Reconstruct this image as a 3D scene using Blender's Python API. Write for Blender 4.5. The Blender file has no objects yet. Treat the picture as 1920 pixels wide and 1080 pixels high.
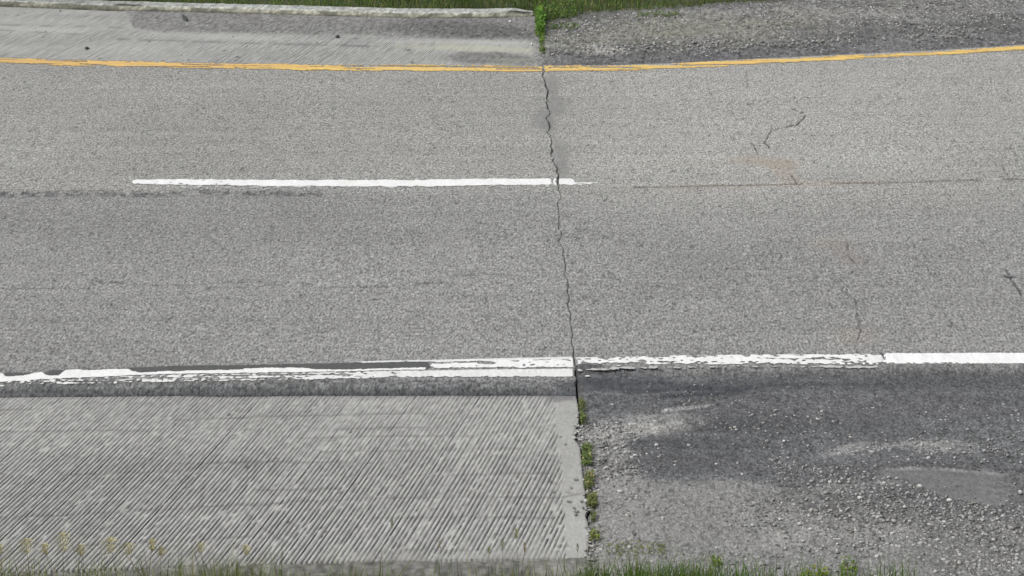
import bpy, math
import numpy as np

# ------------------------------------------------------------------ camera, world, sun, exposure
S = bpy.context.scene
F = 4100.0                      # focal length in image pixels (1920 wide)
CAMH = 3.965                    # camera height in metres
TILT = math.radians(18.07)      # below the horizontal
cam_d = bpy.data.cameras.new('camera'); cam = bpy.data.objects.new('camera', cam_d)
S.collection.objects.link(cam); S.camera = cam
cam_d.sensor_width = 36.0; cam_d.lens = 36.0 * F / 1920.0
cam_d.clip_start = 0.1; cam_d.clip_end = 2000
cam.location = (0, 0, CAMH); cam.rotation_euler = (math.pi / 2 - TILT, 0, 0)

SUN_EL, SUN_AZ = math.radians(56), math.radians(-105)     # azimuth from +Y towards +X
w = bpy.data.worlds.new('World'); S.world = w; w.use_nodes = True
nt = w.node_tree; nt.nodes.clear()
sky = nt.nodes.new('ShaderNodeTexSky'); sky.sky_type = 'NISHITA'; sky.sun_disc = False
sky.sun_elevation = SUN_EL; sky.sun_rotation = SUN_AZ
sky.air_density = 1.0; sky.dust_density = 6.0; sky.ozone_density = 1.0
hs = nt.nodes.new('ShaderNodeHueSaturation'); hs.inputs['Saturation'].default_value = 0.25
bg = nt.nodes.new('ShaderNodeBackground'); bg.inputs['Strength'].default_value = 0.15
wo = nt.nodes.new('ShaderNodeOutputWorld')
nt.links.new(sky.outputs[0], hs.inputs['Color']); nt.links.new(hs.outputs[0], bg.inputs[0]); nt.links.new(bg.outputs[0], wo.inputs[0])
sd = bpy.data.lights.new('sun', 'SUN'); sd.energy = 1.3; sd.angle = math.radians(30); sd.color = (1.0, 0.97, 0.93)
sun = bpy.data.objects.new('sun', sd); S.collection.objects.link(sun)
sun.rotation_euler = (math.pi / 2 - SUN_EL, 0, -SUN_AZ + math.pi)
sun.location = (0, 0, 20)
S.view_settings.view_transform = 'Standard'; S.view_settings.look = 'None'
S.view_settings.exposure = 0.0; S.view_settings.gamma = 1.0; S.view_settings.use_curve_mapping = False

# ------------------------------------------------------------------ image pixel and noise helpers
CT, ST = math.cos(TILT), math.sin(TILT)
VH = 540 - F * math.tan(TILT)
K0 = F * CAMH / CT
def at(u, v):
    """ground point (x, y) under an image pixel, on the flat ground plane"""
    u = np.asarray(u, float); v = np.asarray(v, float)
    zc = K0 / (v - VH)
    return (u - 960) / F * zc, (zc - CAMH * ST) / CT
def to_pixel(x, y):  # ground point back to image pixel coordinates
    zc = y * CT + CAMH * ST
    return 960 + F * x / zc, VH + K0 / zc
def curve(pts, slope=True):
    """road-wise curve y(x) through points given in image pixels, held on beyond its ends"""
    p = np.array(pts, float); X, Y = at(p[:, 0], p[:, 1])
    o = np.argsort(X); X, Y = X[o], Y[o]
    sl = (Y[1] - Y[0]) / (X[1] - X[0]); sr = (Y[-1] - Y[-2]) / (X[-1] - X[-2])
    def f(x):
        x = np.asarray(x, float)
        r = np.interp(x, X, Y)
        if slope:
            r = r + np.where(x < X[0], (x - X[0]) * sl * .5, 0) + np.where(x > X[-1], (x - X[-1]) * sr * .5, 0)
        return r
    return f
def hsh(i, j, s):
    n = (i.astype(np.int64) * 374761393 + j.astype(np.int64) * 668265263 + s * 974634777) & 0xffffffff
    n = ((n ^ (n >> 13)) * 1274126177) & 0xffffffff
    n = n ^ (n >> 16)
    return (n & 0xffffff) / float(0xffffff)
def vn(x, y, s=0):
    i = np.floor(x); j = np.floor(y); fx = x - i; fy = y - j
    fx = fx * fx * (3 - 2 * fx); fy = fy * fy * (3 - 2 * fy)
    a = hsh(i, j, s); b = hsh(i + 1, j, s); c = hsh(i, j + 1, s); d = hsh(i + 1, j + 1, s)
    return (a * (1 - fx) + b * fx) * (1 - fy) + (c * (1 - fx) + d * fx) * fy
def fbm(x, y, s=0, o=4):
    t = 0; a = .5; n = 0
    for k in range(o):
        t = t + a * vn(x * 2 ** k + 7.3 * k, y * 2 ** k + 3.1 * k, s + k * 17); n += a; a *= .5
    return t / n
def sm(a, b, t):
    t = np.clip((t - a) / (b - a), 0, 1); return t * t * (3 - 2 * t)
def ell(u, v, cu, cv, ru, rv, ang=0, soft=.5, warp=0.0, ws=40., s=5):
    """soft oval stain mask"""
    c, n = math.cos(math.radians(ang)), math.sin(math.radians(ang))
    du, dv = u - cu, v - cv
    a = (du * c + dv * n) / ru; b = (-du * n + dv * c) / rv
    r = np.sqrt(a * a + b * b)
    if warp: r = r + warp * (fbm(u / ws, v / ws * 2.2, s, 3) - .5) * 2
    return 1 - sm(1 - soft, 1 + soft, r)
def stroke(u, v, pts, wd, soft=1.0):
    """mask of a polyline of half width wd"""
    m = np.zeros(u.shape)
    P = np.array(pts, float)
    wds = np.interp(np.arange(len(P)), np.linspace(0, len(P) - 1, len(np.atleast_1d(wd))), np.atleast_1d(wd))
    for k in range(len(P) - 1):
        (x0, y0), (x1, y1) = P[k], P[k + 1]
        pad = max(wds[k], wds[k + 1]) + soft + 1
        sel = (u > min(x0, x1) - pad) & (u < max(x0, x1) + pad) & (v > min(y0, y1) - pad) & (v < max(y0, y1) + pad)
        if not sel.any(): continue
        uu, vv = u[sel], v[sel]
        L = (x1 - x0) ** 2 + (y1 - y0) ** 2 + 1e-9
        t = np.clip(((uu - x0) * (x1 - x0) + (vv - y0) * (y1 - y0)) / L, 0, 1)
        d = np.hypot(uu - x0 - t * (x1 - x0), vv - y0 - t * (y1 - y0))
        ww = wds[k] * (1 - t) + wds[k + 1] * t
        m[sel] = np.maximum(m[sel], 1 - sm(ww, ww + soft, d))
    return m
def inpoly(u, v, pts):
    P = np.array(pts, float); r = np.zeros(u.shape, bool); n = len(P)
    for k in range(n):
        x0, y0 = P[k]; x1, y1 = P[(k + 1) % n]
        if y0 == y1: continue
        c = ((y0 > v) != (y1 > v)) & (u < (x1 - x0) * (v - y0) / (y1 - y0) + x0)
        r ^= c
    return r
def mix(c, col, m):
    return c * (1 - m[..., None]) + np.asarray(col, float) * m[..., None]

# ------------------------------------------------------------------ materials
def material(name, rough=.9, grain=.12, gscale=90., bump=.3, bscale=140., spec=.3, translucent=0.0, aniso=None):
    m = bpy.data.materials.new(name); m.use_nodes = True; t = m.node_tree; N = t.nodes; L = t.links
    b = N['Principled BSDF']; b.inputs['Roughness'].default_value = rough; b.inputs['Specular IOR Level'].default_value = spec
    a = N.new('ShaderNodeAttribute'); a.attribute_name = 'tone'
    g = N.new('ShaderNodeNewGeometry'); n = N.new('ShaderNodeTexNoise'); n.inputs['Scale'].default_value = gscale; n.inputs['Detail'].default_value = 3
    if aniso:
        mp = N.new('ShaderNodeVectorMath'); mp.operation = 'MULTIPLY'; mp.inputs[1].default_value = aniso; L.new(g.outputs['Position'], mp.inputs[0]); L.new(mp.outputs[0], n.inputs['Vector'])
    else: L.new(g.outputs['Position'], n.inputs['Vector'])
    r = N.new('ShaderNodeMapRange'); r.inputs[1].default_value = .3; r.inputs[2].default_value = .7
    r.inputs[3].default_value = 1 - grain; r.inputs[4].default_value = 1 + grain
    L.new(n.outputs['Fac'], r.inputs[0])
    po = N.new('ShaderNodeAttribute'); po.attribute_name = 'polish'      # worn smooth: less grain
    iv = N.new('ShaderNodeMapRange'); iv.inputs[3].default_value = 1; iv.inputs[4].default_value = 0; L.new(po.outputs['Fac'], iv.inputs[0])
    mxg = N.new('ShaderNodeMix'); mxg.data_type = 'FLOAT'; mxg.inputs[2].default_value = 1.0; L.new(iv.outputs[0], mxg.inputs[0]); L.new(r.outputs[0], mxg.inputs[3]); r = mxg
    v = N.new('ShaderNodeVectorMath'); v.operation = 'SCALE'
    L.new(a.outputs['Color'], v.inputs[0]); L.new(r.outputs[0], v.inputs['Scale']); L.new(v.outputs[0], b.inputs['Base Color'])
    if bump:
        n2 = N.new('ShaderNodeTexNoise'); n2.inputs['Scale'].default_value = bscale; n2.inputs['Detail'].default_value = 2
        L.new(g.outputs['Position'], n2.inputs['Vector'])
        bp = N.new('ShaderNodeBump'); bp.inputs['Strength'].default_value = bump; bp.inputs['Distance'].default_value = .004
        L.new(n2.outputs['Fac'], bp.inputs['Height']); L.new(bp.outputs[0], b.inputs['Normal'])
    if translucent:
        tr = N.new('ShaderNodeBsdfTranslucent'); L.new(v.outputs[0], tr.inputs['Color'])
        mx = N.new('ShaderNodeMixShader'); mx.inputs[0].default_value = translucent
        L.new(b.outputs[0], mx.inputs[1]); L.new(tr.outputs[0], mx.inputs[2]); L.new(mx.outputs[0], N['Material Output'].inputs['Surface'])
    return m
M_ASPH = material('worn chip seal', .92, .60, 1, .5, 120, aniso=(92, 31, 60))
M_CONC = material('weathered concrete', .93, .10, 1, .25, 200, aniso=(110, 45, 60))
M_SHO = material('old shoulder asphalt', .9, .55, 1, .5, 130, aniso=(95, 45, 60))
M_PAINT = material('road paint', .75, .03, 60, .2, 100)
M_TAR = material('smooth tar', .6, .08, 60, .15, 120)
M_STONE = material('crushed stone', .9, .12, 150, .2, 200)
M_SOIL = material('soil', .95, .25, 40, .5, 60)
M_LEAF = material('leaf', .55, .1, 60, 0, 1, .3, .3)
M_DRY = material('dry grass head', .8, .15, 200, 0, 1, .2, .25)

# ------------------------------------------------------------------ mesh builders
def link(name, me, mat, parent=None, kind=None, label=None, cat=None, group=None):
    o = bpy.data.objects.new(name, me); S.collection.objects.link(o)
    if mat: me.materials.append(mat)
    if parent: o.parent = parent
    tag(o, kind, label, cat, group); return o
def tag(o, kind=None, label=None, cat=None, group=None):
    if kind: o['kind'] = kind
    if label: o['label'] = label
    if cat: o['category'] = cat
    if group: o['group'] = group
def empty(name, loc=(0, 0, 0), **k):
    o = bpy.data.objects.new(name, None); S.collection.objects.link(o); o.location = loc; o.empty_display_size = .1; tag(o, **k); return o
def mesh(name, V, Fc, C=None, smooth=False, SM=None):
    """V (n,3), Fc (m,k) all faces same size, C (n,3)"""
    V = np.ascontiguousarray(V, np.float32); Fc = np.ascontiguousarray(Fc, np.int32)
    me = bpy.data.meshes.new(name); k = Fc.shape[1]
    me.vertices.add(len(V)); me.vertices.foreach_set('co', V.ravel())
    me.loops.add(Fc.size); me.loops.foreach_set('vertex_index', Fc.ravel())
    me.polygons.add(len(Fc)); me.polygons.foreach_set('loop_start', np.arange(0, Fc.size, k, dtype=np.int32))
    me.update(calc_edges=True)
    if smooth: me.shade_smooth()
    if C is not None:
        a = me.color_attributes.new('tone', 'FLOAT_COLOR', 'POINT')
        c4 = np.ones((len(V), 4), np.float32); c4[:, :3] = np.clip(C, 0.004, .9)
        a.data.foreach_set('color', c4.ravel())
    if SM is not None:
        a = me.attributes.new('polish', 'FLOAT', 'POINT'); a.data.foreach_set('value', np.ascontiguousarray(SM, np.float32).ravel())
    return me
def grid(X, Y, Z, C, name, mat, skirt=.06, keep=None, **k):
    """height-field patch from 2-D arrays, with turned-down rims"""
    par = k.pop('parent', None); SM = k.pop('SM', None)
    if skirt:
        X, Y, Z = [np.pad(a, 1, mode='edge') for a in (X, Y, Z)]
        C = np.pad(C, ((1, 1), (1, 1), (0, 0)), mode='edge')
        if SM is not None: SM = np.pad(SM, 1, mode='edge')
        for sl in ((0, slice(None)), (-1, slice(None)), (slice(None), 0), (slice(None), -1)):
            Z[sl] = -skirt; C[sl] = C[sl] * 1.0
    n, m = X.shape
    idx = np.arange(n * m).reshape(n, m)
    Fc = np.stack([idx[:-1, :-1], idx[:-1, 1:], idx[1:, 1:], idx[1:, :-1]], -1).reshape(-1, 4)
    V = np.stack([X, Y, Z], -1).reshape(-1, 3); C = C.reshape(-1, 3)
    if keep is not None:
        Fc = Fc[keep.reshape(-1)]
        us, inv = np.unique(Fc, return_inverse=True); V = V[us]; C = C[us]; Fc = inv.reshape(Fc.shape)
    return link(name, mesh(name, V, Fc, C, SM=SM), mat, par, **k)
def axis(a, b, step, lo=None, hi=None, cs=.25):
    p = [np.arange(a, b, step), [b]]
    if lo is not None: p.insert(0, np.arange(lo, a - cs * .3, cs))
    if hi is not None: p.append(np.arange(b + cs, hi + cs, cs))
    return np.concatenate(p)

# ------------------------------------------------------------------ road lines, in image pixels
YEL = [(0,113),(100,117),(200,119.5),(400,124),(633,128),(840,129),(1017,130),(1150,129),(1273,124.5),(1447,115),(1623,107),(1747,101.5),(1913,90)]
y_yel = curve(YEL)
y_lane_far = curve([(u, v - 6.5) for u, v in YEL])
EDGE_N = [(0,737),(170,735),(330,733),(420,735),(600,733),(800,733),(1013,733),(1080,734),(1100,700),(1110,690),(1300,688),(1500,688),(1656,684),(1920,683)]
y_lane_near = curve(EDGE_N)
EDGE_R = [(1090,690),(1300,688),(1500,687),(1656,684),(1920,684)]
y_near_r = curve(EDGE_R); y_near_l = curve(EDGE_N[:8])
CR = [(1017,122),(1020,132.5),(1017,139),(1019.4,150.5),(1024,162),(1028,171),(1025,184),(1028.5,200.5),(1031,214.5),(1026,223),(1030.5,237),(1028,248),(1033.5,259),(1032,267),(1036,281),(1034.7,289.5),(1039,300.5),(1044.5,317),(1047,331),(1044.5,342),(1050,356),(1050,370),(1047,380),(1049,412),(1048,424),(1052,440),(1050,455),(1056,470),(1058,487),(1061,500),(1060,515),(1066,530),(1064,547),(1067,560),(1066,575),(1071,590),(1069,608),(1074,622),(1072,640),(1075,655),(1075,668),(1079,680),(1077,697),(1080,712),(1080,735)]
cx_, cy_ = at(*np.array(CR).T)
def x_crack(y):
    o = np.argsort(cy_); return np.interp(y, cy_[o], cx_[o])
def x_crack_base(y):
    a = (cx_[0] - cx_[-1]) / (cy_[0] - cy_[-1]); return cx_[-1] + a * (y - cy_[-1])
def y_warp(X, Y):
    J = x_crack_base(Y); jag = x_crack(np.clip(Y, cy_.min(), cy_.max())) - J
    jag = np.where((Y > cy_.max()) | (Y < cy_.min()), 0, jag)
    return J, jag

SEAM_L = [(-900,372),(0,363),(60,364),(160,361),(260,364),(380,360),(600,362)]
SEAM_R = [(1190,350),(1290,349),(1440,346),(1600,343),(1700,341),(1800,338),(1925,334),(2600,318)]
HAIR = [([(1488,203),(1500,209),(1512,213),(1508,221),(1495,232),(1475,238),(1457,241),(1444,250),(1437,262),(1434,267),(1444,275)], 1.1),
        ([(1398,140),(1401,150),(1402,165)], .7), ([(1414,270),(1421,288)], 1.0), ([(1484,330),(1491,340),(1494,344)], 1.2),
        ([(1476,352),(1490,380),(1483,372)], .5),
        ([(1590,450),(1589,468),(1594,482),(1606,495),(1613,503)], .9), ([(1602,508),(1590,517),(1580,525),(1583,533),(1580,545),(1592,552),(1606,565),(1608,580)], .8),
        ([(1608,590),(1614,620),(1606,640),(1611,645),(1606,662)], .9),
        ([(1886,503),(1892,515),(1900,527),(1912,548),(1925,570),(1940,600)], 1.6),
        ([(170,527),(240,530)], 1.3), ([(0,541),(90,540),(165,540),(190,558),(215,575)], .6), ([(250,533),(340,535),(420,530),(560,528),(590,533)], .6), ([(1745,515),(1830,512)], .3),
        ([(390,540),(470,538),(530,532)], .6), ([(780,529),(830,530)], 1.0), ([(850,516),(940,515),(980,517)], .6), ([(600,538),(760,534)], .55), ([(275,474),(355,475)], .4), ([(60,430),(150,429)], .3),
        ([(1110,203),(1180,203)], .4), ([(1652,660),(1658,670),(1656,677)], 1.8)]
TARS = [(1890,519,11,2.2,4), (1901,520,6,1.8,-5)]

PATCH = ((1042,200,18,22,0),(1018,225,20,20,0),(1035,160,13,22,0),(1050,290,16,26,0),(1054,318,14,14,0),(1030,235,12,16,0))
def h_lane(x, y):
    u, v = to_pixel(x, y)
    h = (fbm(x * 1.1, y * .9, 3, 3) - .5) * .012 + (vn(x / .012, y / .03, 11) - .5) * .003
    c = np.zeros(u.shape)
    uw = u + 5 * (fbm(x / .05, y / .11, 12, 2) - .5); vw = v + 4 * (fbm(x / .05, y / .11, 13, 2) - .5)
    for p, wd in HAIR: c = np.maximum(c, stroke(uw, vw, p, wd * .55, 1.5) * min(.9, wd * .75 + .15))
    c = c * np.clip(-.10 + 1.5 * vn(x / .035, y / .07, 14), 0, .85)
    s = stroke(u, v, SEAM_L, 3.5, 4) * (vn(x / .03, y / .03, 21) > .45); s2 = stroke(u, v, SEAM_R, .5, 2)
    return h - .012 * c - .006 * s - .006 * s2, c, s, s2
def c_lane(x, y, c, s, s2):
    u, v = to_pixel(x, y)
    vl = np.interp(u, [0, 1070, 1200, 1920], [352, 345, 347, 336])
    up = 1 - sm(vl - np.interp(u, [1000, 1300], [6, 60]), vl + np.interp(u, [0, 1000, 1300], [12, 40, 150]), v)
    g = .214 + up * .032 - .012 * sm(560, 700, v) * 0
    g = g + up * .016 * sm(1000, 1200, u) - .018 * (1 - up) * ell(u, v, 250, 430, 520, 70, 0, .8, .3, 200) 
    g = g + .012 * ell(u, v, 1500, 230, 500, 120, -10, .8)
    col = g[..., None] * np.array([.993, 1.0, .982]); col = col * (1 + up[..., None] * np.array([.012, .01, -.02]))
    big = fbm(x * .8, y * .8, 31, 4) - .5; st = fbm(x * .4, y * 7, 37, 4) - .5; s3 = fbm(x * .9, y * 22, 38, 3) - .5
    col *= (1 + .20 * big + .20 * st + .10 * s3)[..., None]
    # chips: light stone faces and dark binder between them
    n1 = vn(x / .0155, y / .040, 41); n2 = vn(x / .021, y / .055, 43); n3 = hsh(np.floor(x / .009), np.floor(y / .022), 47)
    q = (n1 - .5) * .30 + (n2 - .5) * .12 + (n3 - .5) * .55
    col *= (1 + .80 * q)[..., None]
    col = mix(col, [.045, .045, .047], .62 * sm(.76, .95, vn(x / .0125, y / .034, 49)) * (.5 + fbm(x * 1.5, y * 2, 52, 2)))
    col = mix(col, [.40, .40, .38], .4 * sm(.80, .95, vn(x / .011, y / .03, 51)))
    # wear and stains
    pale = np.array([.172, .174, .170])
    for e in PATCH:
        col = mix(col, pale, .60 * ell(u, v, *e, .5, .45, 9))
    col = mix(col, [.28, .24, .19], .5 * ell(u, v, 1432, 303, 62, 9, 4, .5, .35, 30))
    col = mix(col, [.27, .235, .19], .45 * ell(u, v, 1470, 322, 34, 14, 30, .5, .35, 30))
    col = mix(col, [.29, .245, .20], .5 * ell(u, v, 1575, 343, 80, 5, -2, .6, .35, 30))
    col = mix(col, [.28, .25, .20], .4 * ell(u, v, 1350, 350, 150, 5, -1, .6, .35, 30))
    col = mix(col, [.25, .235, .205], .35 * ell(u, v, 1320, 306, 150, 3, 0, .6, .3, 30))
    col = mix(col, [.20, .18, .165], .5 * ell(u, v, 1595, 485, 26, 14, 20, .6, .3, 30))
    col = mix(col, [.25, .225, .19], .3 * ell(u, v, 1560, 455, 40, 12, 0, .7, .3, 30))
    col = mix(col, [.26, .235, .20], .3 * ell(u, v, 1600, 630, 40, 16, 0, .7, .3, 30))
    col = mix(col, [.15, .15, .155], .22 * ell(u, v, 1300, 480, 60, 22, 0, .8, .5, 60))
    col = mix(col, [.035, .035, .04], np.clip(c * 1.1, 0, .93))
    col = mix(col, [.06, .06, .065], .65 * s)
    col = mix(col, [.08, .075, .075], .65 * s2 * (vn(x / .3, y, 61) > .25))
    for (a, b, e, f, g_) in TARS: col = mix(col, [.03, .03, .035], .9 * ell(u, v, a, b, e, f, g_, .2))
    # dark binder beside the paint and on the lip; shadow at its foot painted
    lip = sm(708, 716, v) * (u < 1088)
    col = mix(col, np.array([.115, .117, .118]) * (1 + .9 * (n1 - .5) + .9 * (n3 - .5) + .4 * (fbm(x * 3, y * 9, 53, 3) - .5))[..., None], .9 * lip)
    col = mix(col, [.060, .063, .068], .55 * sm(724, 732, v + 5 * (fbm(x * 4, y * 4, 54, 2) - .5)) * lip)
    col = mix(col, [.06, .065, .07], .8 * ell(u, v, 1068, 722, 22, 9, 0, .4) + .6 * lip * (1 - sm(0, 5, np.abs(v - 732))))
    vr = np.interp(u, [1080, 1300, 1500, 1920], [676, 673, 671, 668])
    rr = sm(vr - 2, vr + 3, v) * (u > 1079)
    col = mix(col, np.array([.17, .17, .165]) * (1 + .5 * (n1 + n2 - 1))[..., None], .7 * rr)
    return col

road = empty('road', kind='structure', label='two grey chip sealed traffic lanes crossing the picture')
base_v = np.array([(-16, 6, -.05), (16, 6, -.05), (16, 24, -.05), (-16, 24, -.05)], float)
link('road_base', mesh('road_base', base_v, np.array([[0, 1, 2, 3]]), np.full((4, 3), .022)), M_SOIL, kind='structure', label='dark dirt base seen through the open joint')

def lane_section(side):
    half = .0065
    if side < 0: a = axis(-4.75, -.0, .0085, -14, None)
    else: a = axis(0., 4.75, .0085, None, 14)
    b = np.concatenate([[0, .0015, .004, .008], np.linspace(.014, 1, 400)])
    A, B = np.meshgrid(a, b)
    edge = (y_near_l if side < 0 else y_near_r)
    X = A + x_crack_base(14.5)
    for _ in range(3):
        y0 = edge(X); y1 = y_lane_far(X); Y = y0 + (y1 - y0) * B
        J, jag = y_warp(X, Y)
        rag = (fbm(Y / .075, Y * 0, 71, 3) - .5) * .034 * np.interp(Y, [10.8, 14.2, 14.8], [.55, .8, 1.0])
        wid = half * np.interp(Y, [10.3, 12.5, 14.2, 14.6, 18.3], [.24, .20, .22, .68, .72]) * (.35 + 1.3 * vn(Y / .12, Y * 0, 72))
        X = J + A + (jag + rag) * np.exp(-np.abs(A) / .25) + side * wid * np.exp(-np.abs(A) / .05)
    Z, c, s, s2 = h_lane(X, Y)
    C = c_lane(X, Y, c, s, s2)
    if side < 0: Z = Z - .022 * (1 - B / .008).clip(0, 1) ** 2
    # broken arrises at the joint
    d = np.abs(A); C = mix(C, [.05, .05, .052], np.exp(-(d / .004) ** 2) * .35)
    u, v = to_pixel(X, Y); P = np.zeros(u.shape)
    for e in PATCH: P = np.maximum(P, ell(u, v, *e, .5, .45, 9))
    P = np.maximum(P, .55 * ell(u, v, 1432, 303, 62, 9, 4, .5, .35, 30)); P = np.maximum(P, .5 * ell(u, v, 1595, 485, 26, 14, 20, .6, .3, 30))
    grid(X, Y, Z, C, 'asphalt_section', M_ASPH, parent=road, SM=P * .6)
lane_section(-1); lane_section(1)

# ------------------------------------------------------------------ paint (built as worn flakes on the surface)
def band(name, us, vt, vb, cover, col, label, step=(.0065, .007), parent=road, mat=M_PAINT, extend=(None, None), z=.0035):
    """paint between image rows vt(u) and vb(u); cover(u,v,t,x,y) in 0..1 decides where it survives"""
    u0, u1 = us
    x0 = at(u0, (vt(u0) + vb(u0)) / 2)[0]; x1 = at(u1, (vt(u1) + vb(u1)) / 2)[0]
    if extend[0]: x0 = extend[0]
    if extend[1]: x1 = extend[1]
    xs = np.arange(x0, x1, step[0])
    uu = np.array([to_pixel(x, 14.)[0] for x in xs])
    X = np.repeat(xs[None], 2, 0)
    # solve edges
    def ed(f):
        y = np.full(xs.shape, 14.)
        for _ in range(6):
            u = to_pixel(xs, y)[0]; y = at(u, f(u))[1]
        return y
    yt, yb = ed(vt), ed(vb); n = max(3, int(np.max(yt - yb) / step[1]))
    B = np.linspace(0, 1, n)[:, None]; X = np.repeat(xs[None], n, 0); Y = yb + (yt - yb) * B
    Z = h_lane(X, Y)[0] + z
    U, V = to_pixel(X, Y)
    k = cover(U, V, 1 - np.repeat(B, X.shape[1], 1), X, Y)
    cc = np.asarray(col, float) * (1 + .10 * (fbm(X / .05, Y / .1, 81, 3) - .5) * 2)[..., None]
    if col is YELLOW:
        kk = sm(.35, .65, fbm(X / .5, Y / .04, 84, 3)); cc = mix(cc, [.54, .34, .13], np.clip(.6 * kk + .5 * sm(600, 150, U), 0, .9)); cc = mix(cc, [.36, .29, .17], .8 * sm(.62, .8, fbm(X / .35, Y / .025, 85, 3)))
    cc = mix(cc, np.asarray(col, float) * .55, .7 * sm(.60, .40, k) * sm(.25, .4, k))
    kc = (k[:-1, :-1] + k[1:, 1:] + k[:-1, 1:] + k[1:, :-1]) / 4 > .5
    xc = (X[:-1, :-1] + X[1:, 1:]) / 2; yc = (Y[:-1, :-1] + Y[1:, 1:]) / 2
    kc &= np.abs(xc - x_crack(yc)) > .011
    return grid(X, Y, Z, cc, name, mat, skirt=0, keep=kc, parent=parent, label=label)
ip = lambda xs, ys: (lambda u: np.interp(u, xs, ys))
WHITE = [.66, .67, .665]; YELLOW = [.62, .44, .135]
# lane dash
def cov_dash(U, V, t, x, y):
    e = np.minimum(t, 1 - t) * 2
    k = .5 + 1.6 * (e - .22) + .7 * (fbm(x / .05, y / .05, 91, 3) - .5)
    k = np.where(ell(U, V, 340, 345, 60, 5, 0, .5) * (vn(x / .02, y / .02, 93) > .80), .2, k)
    k = np.where((U > 1031 + 3 * vn(y / .02, x, 92)) & (U < 1038), 0, k)
    k = np.where((U > 1076) & ((t < .62) | (vn(x / .03, y / .012, 94) < .35 + (U - 1076) / 130)), 0, k)
    k = np.where(U < 249, 0, k)
    return k
band('lane_line', (247, 1122), ip([247, 333, 640, 1122], [337.3, 336, 336.3, 334.2]), ip([247, 333, 640, 1070, 1122], [347, 349.5, 351.5, 349.5, 349]), cov_dash, WHITE, 'single white lane dash crossing the joint between the lanes')
def cov_rem(U, V, t, x, y):
    return .16 + .55 * vn(x / .03, y / .02, 95) - .25 * np.abs(t - .3)
band('paint_flakes', (300, 1030), ip([300, 1030], [349, 349]), ip([300, 1030], [355, 352.5]), cov_rem, [.45, .46, .44], 'faint worn white specks of an older dash')
# yellow edge line
def cov_yel(U, V, t, x, y):
    e = np.minimum(t, 1 - t) * 2
    k = .5 + 1.5 * (e - .20) + 1.1 * (fbm(x / .25, y / .02, 101, 3) - .5) + .7 * (vn(x / .025, y / .03, 102) - .5)
    k = k - 1.0 * sm(.60, .68, fbm(x / .45, y / .020, 103, 3))
    for p, wd in (([(640,125.2),(900,127.5),(1010,128)], .7), ([(930,130.5),(1015,130.8)], .8), ([(150,120),(200,123)], .8), ([(1030,129),(1045,126),(1060,125)], .7), ([(1280,124),(1350,122)], .8), ([(1450,109.5),(1500,108.5)], 1.2), ([(340,121),(420,123.5)], .6), ([(1660,99.5),(1690,99)], 1.4)):
        k = np.where(stroke(U, V, p, wd, .4) > .5, 0, k)
    k = np.where((U > 1621) & (U < 1638), k - .35, k)
    k = np.where((U > 1636) & (U < 1760), k - .16 - .30 * (vn(x / .03, y / .03, 104)), k)
    return k
vy = lambda d: (lambda u: np.interp(u, [p[0] for p in YEL], [p[1] for p in YEL]) + d)
def y_top(u): return vy(0)(u) - np.interp(u, [0, 400, 1000, 1273, 1600, 1913], [5, 6, 6.4, 6, 4.6, 5])
def y_bot(u): return vy(0)(u) + np.interp(u, [0, 400, 1000, 1273, 1600, 1913], [6, 6, 6.2, 5.8, 4.6, 5.2])
band('edge_line', (-60, 1980), y_top, y_bot, cov_yel, YELLOW, 'faded yellow line along the far edge of the road', extend=(-9, 9))
# white near edge line: left part, solid strip of thick new paint with a torn upper rim
TOPL = [(-300,704),(0,700),(6,701),(8,706),(22,707),(40,706),(58,703),(66,700),(80,699.5),(84,704),(92,706),(110,706),(116,700),(124,695.5),(144,694),(170,696),(205,693.5),(240,693),(248,697),(262,700),(280,699),(310,697.5),(330,698),(360,696),(420,695),(455,694),(460,692),(500,690.5),(570,690.5),(592,693.5),(640,694),(700,693),(800,690.5),(1081,688)]
BOTL = [(-300,722),(0,717),(100,712),(170,709),(250,704.5),(330,702.5),(450,700.5),(640,697.5),(760,695),(1081,690.5)]
def cov_top(U, V, t, x, y):
    top = np.interp(U, [p[0] for p in TOPL], [p[1] for p in TOPL]); bot = np.interp(U, [p[0] for p in BOTL], [p[1] for p in BOTL])
    n = (fbm(x / .02, y / .03, 111, 2) - .5) * 1.6
    return .5 + np.minimum(V + n - top, bot + n - V) * .5
band('edge_line', (-300, 800), ip([-300, 0, 800], [700, 692, 688]), ip([-300, 0, 800], [724, 719, 698]), cov_top, WHITE, 'torn white line on the near left edge, with dark gaps', extend=(-9, None))
# second band right of u=800, up to the joint
def cov_mid(U, V, t, x, y):
    k = .78 + .8 * (fbm(x / .06, y / .02, 121, 3) - .5) + .6 * (vn(x / .016, y / .018, 123) - .5) - .9 * sm(.62, .72, fbm(x / .2, y / .02, 122, 3)) * (V < 683)
    k = np.where(U < 804 + 6 * vn(x, y / .02, 3), 0, k)
    k = np.where(stroke(U, V, [(898,681),(925,682)], 2, 1) > .5, 0, k)
    k = np.where(stroke(U, V, [(1000,675),(1030,674.5)], 1.0, 1) > .5, 0, k)
    return k - 1.2 * sm(.8, 1, np.abs(t - .5) * 2) * (.2 + .8 * vn(x / .03, y / .03, 9))
band('edge_line', (800, 1079), ip([800, 1079], [675.5, 671]), ip([800, 1079], [692, 690.5]), cov_mid, WHITE, 'upper of two white bands just left of the joint')
def cov_thin(U, V, t, x, y): return .75 + .8 * (fbm(x / .08, y / .03, 131, 2) - .5) - (1 - sm(640, 720, U)) * .5
band('edge_line', (640, 1079), ip([640, 1079], [679.5, 670]), ip([640, 1079], [682, 674.5]), cov_thin, [.55, .56, .56], 'thin white line above the tar strip')
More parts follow.
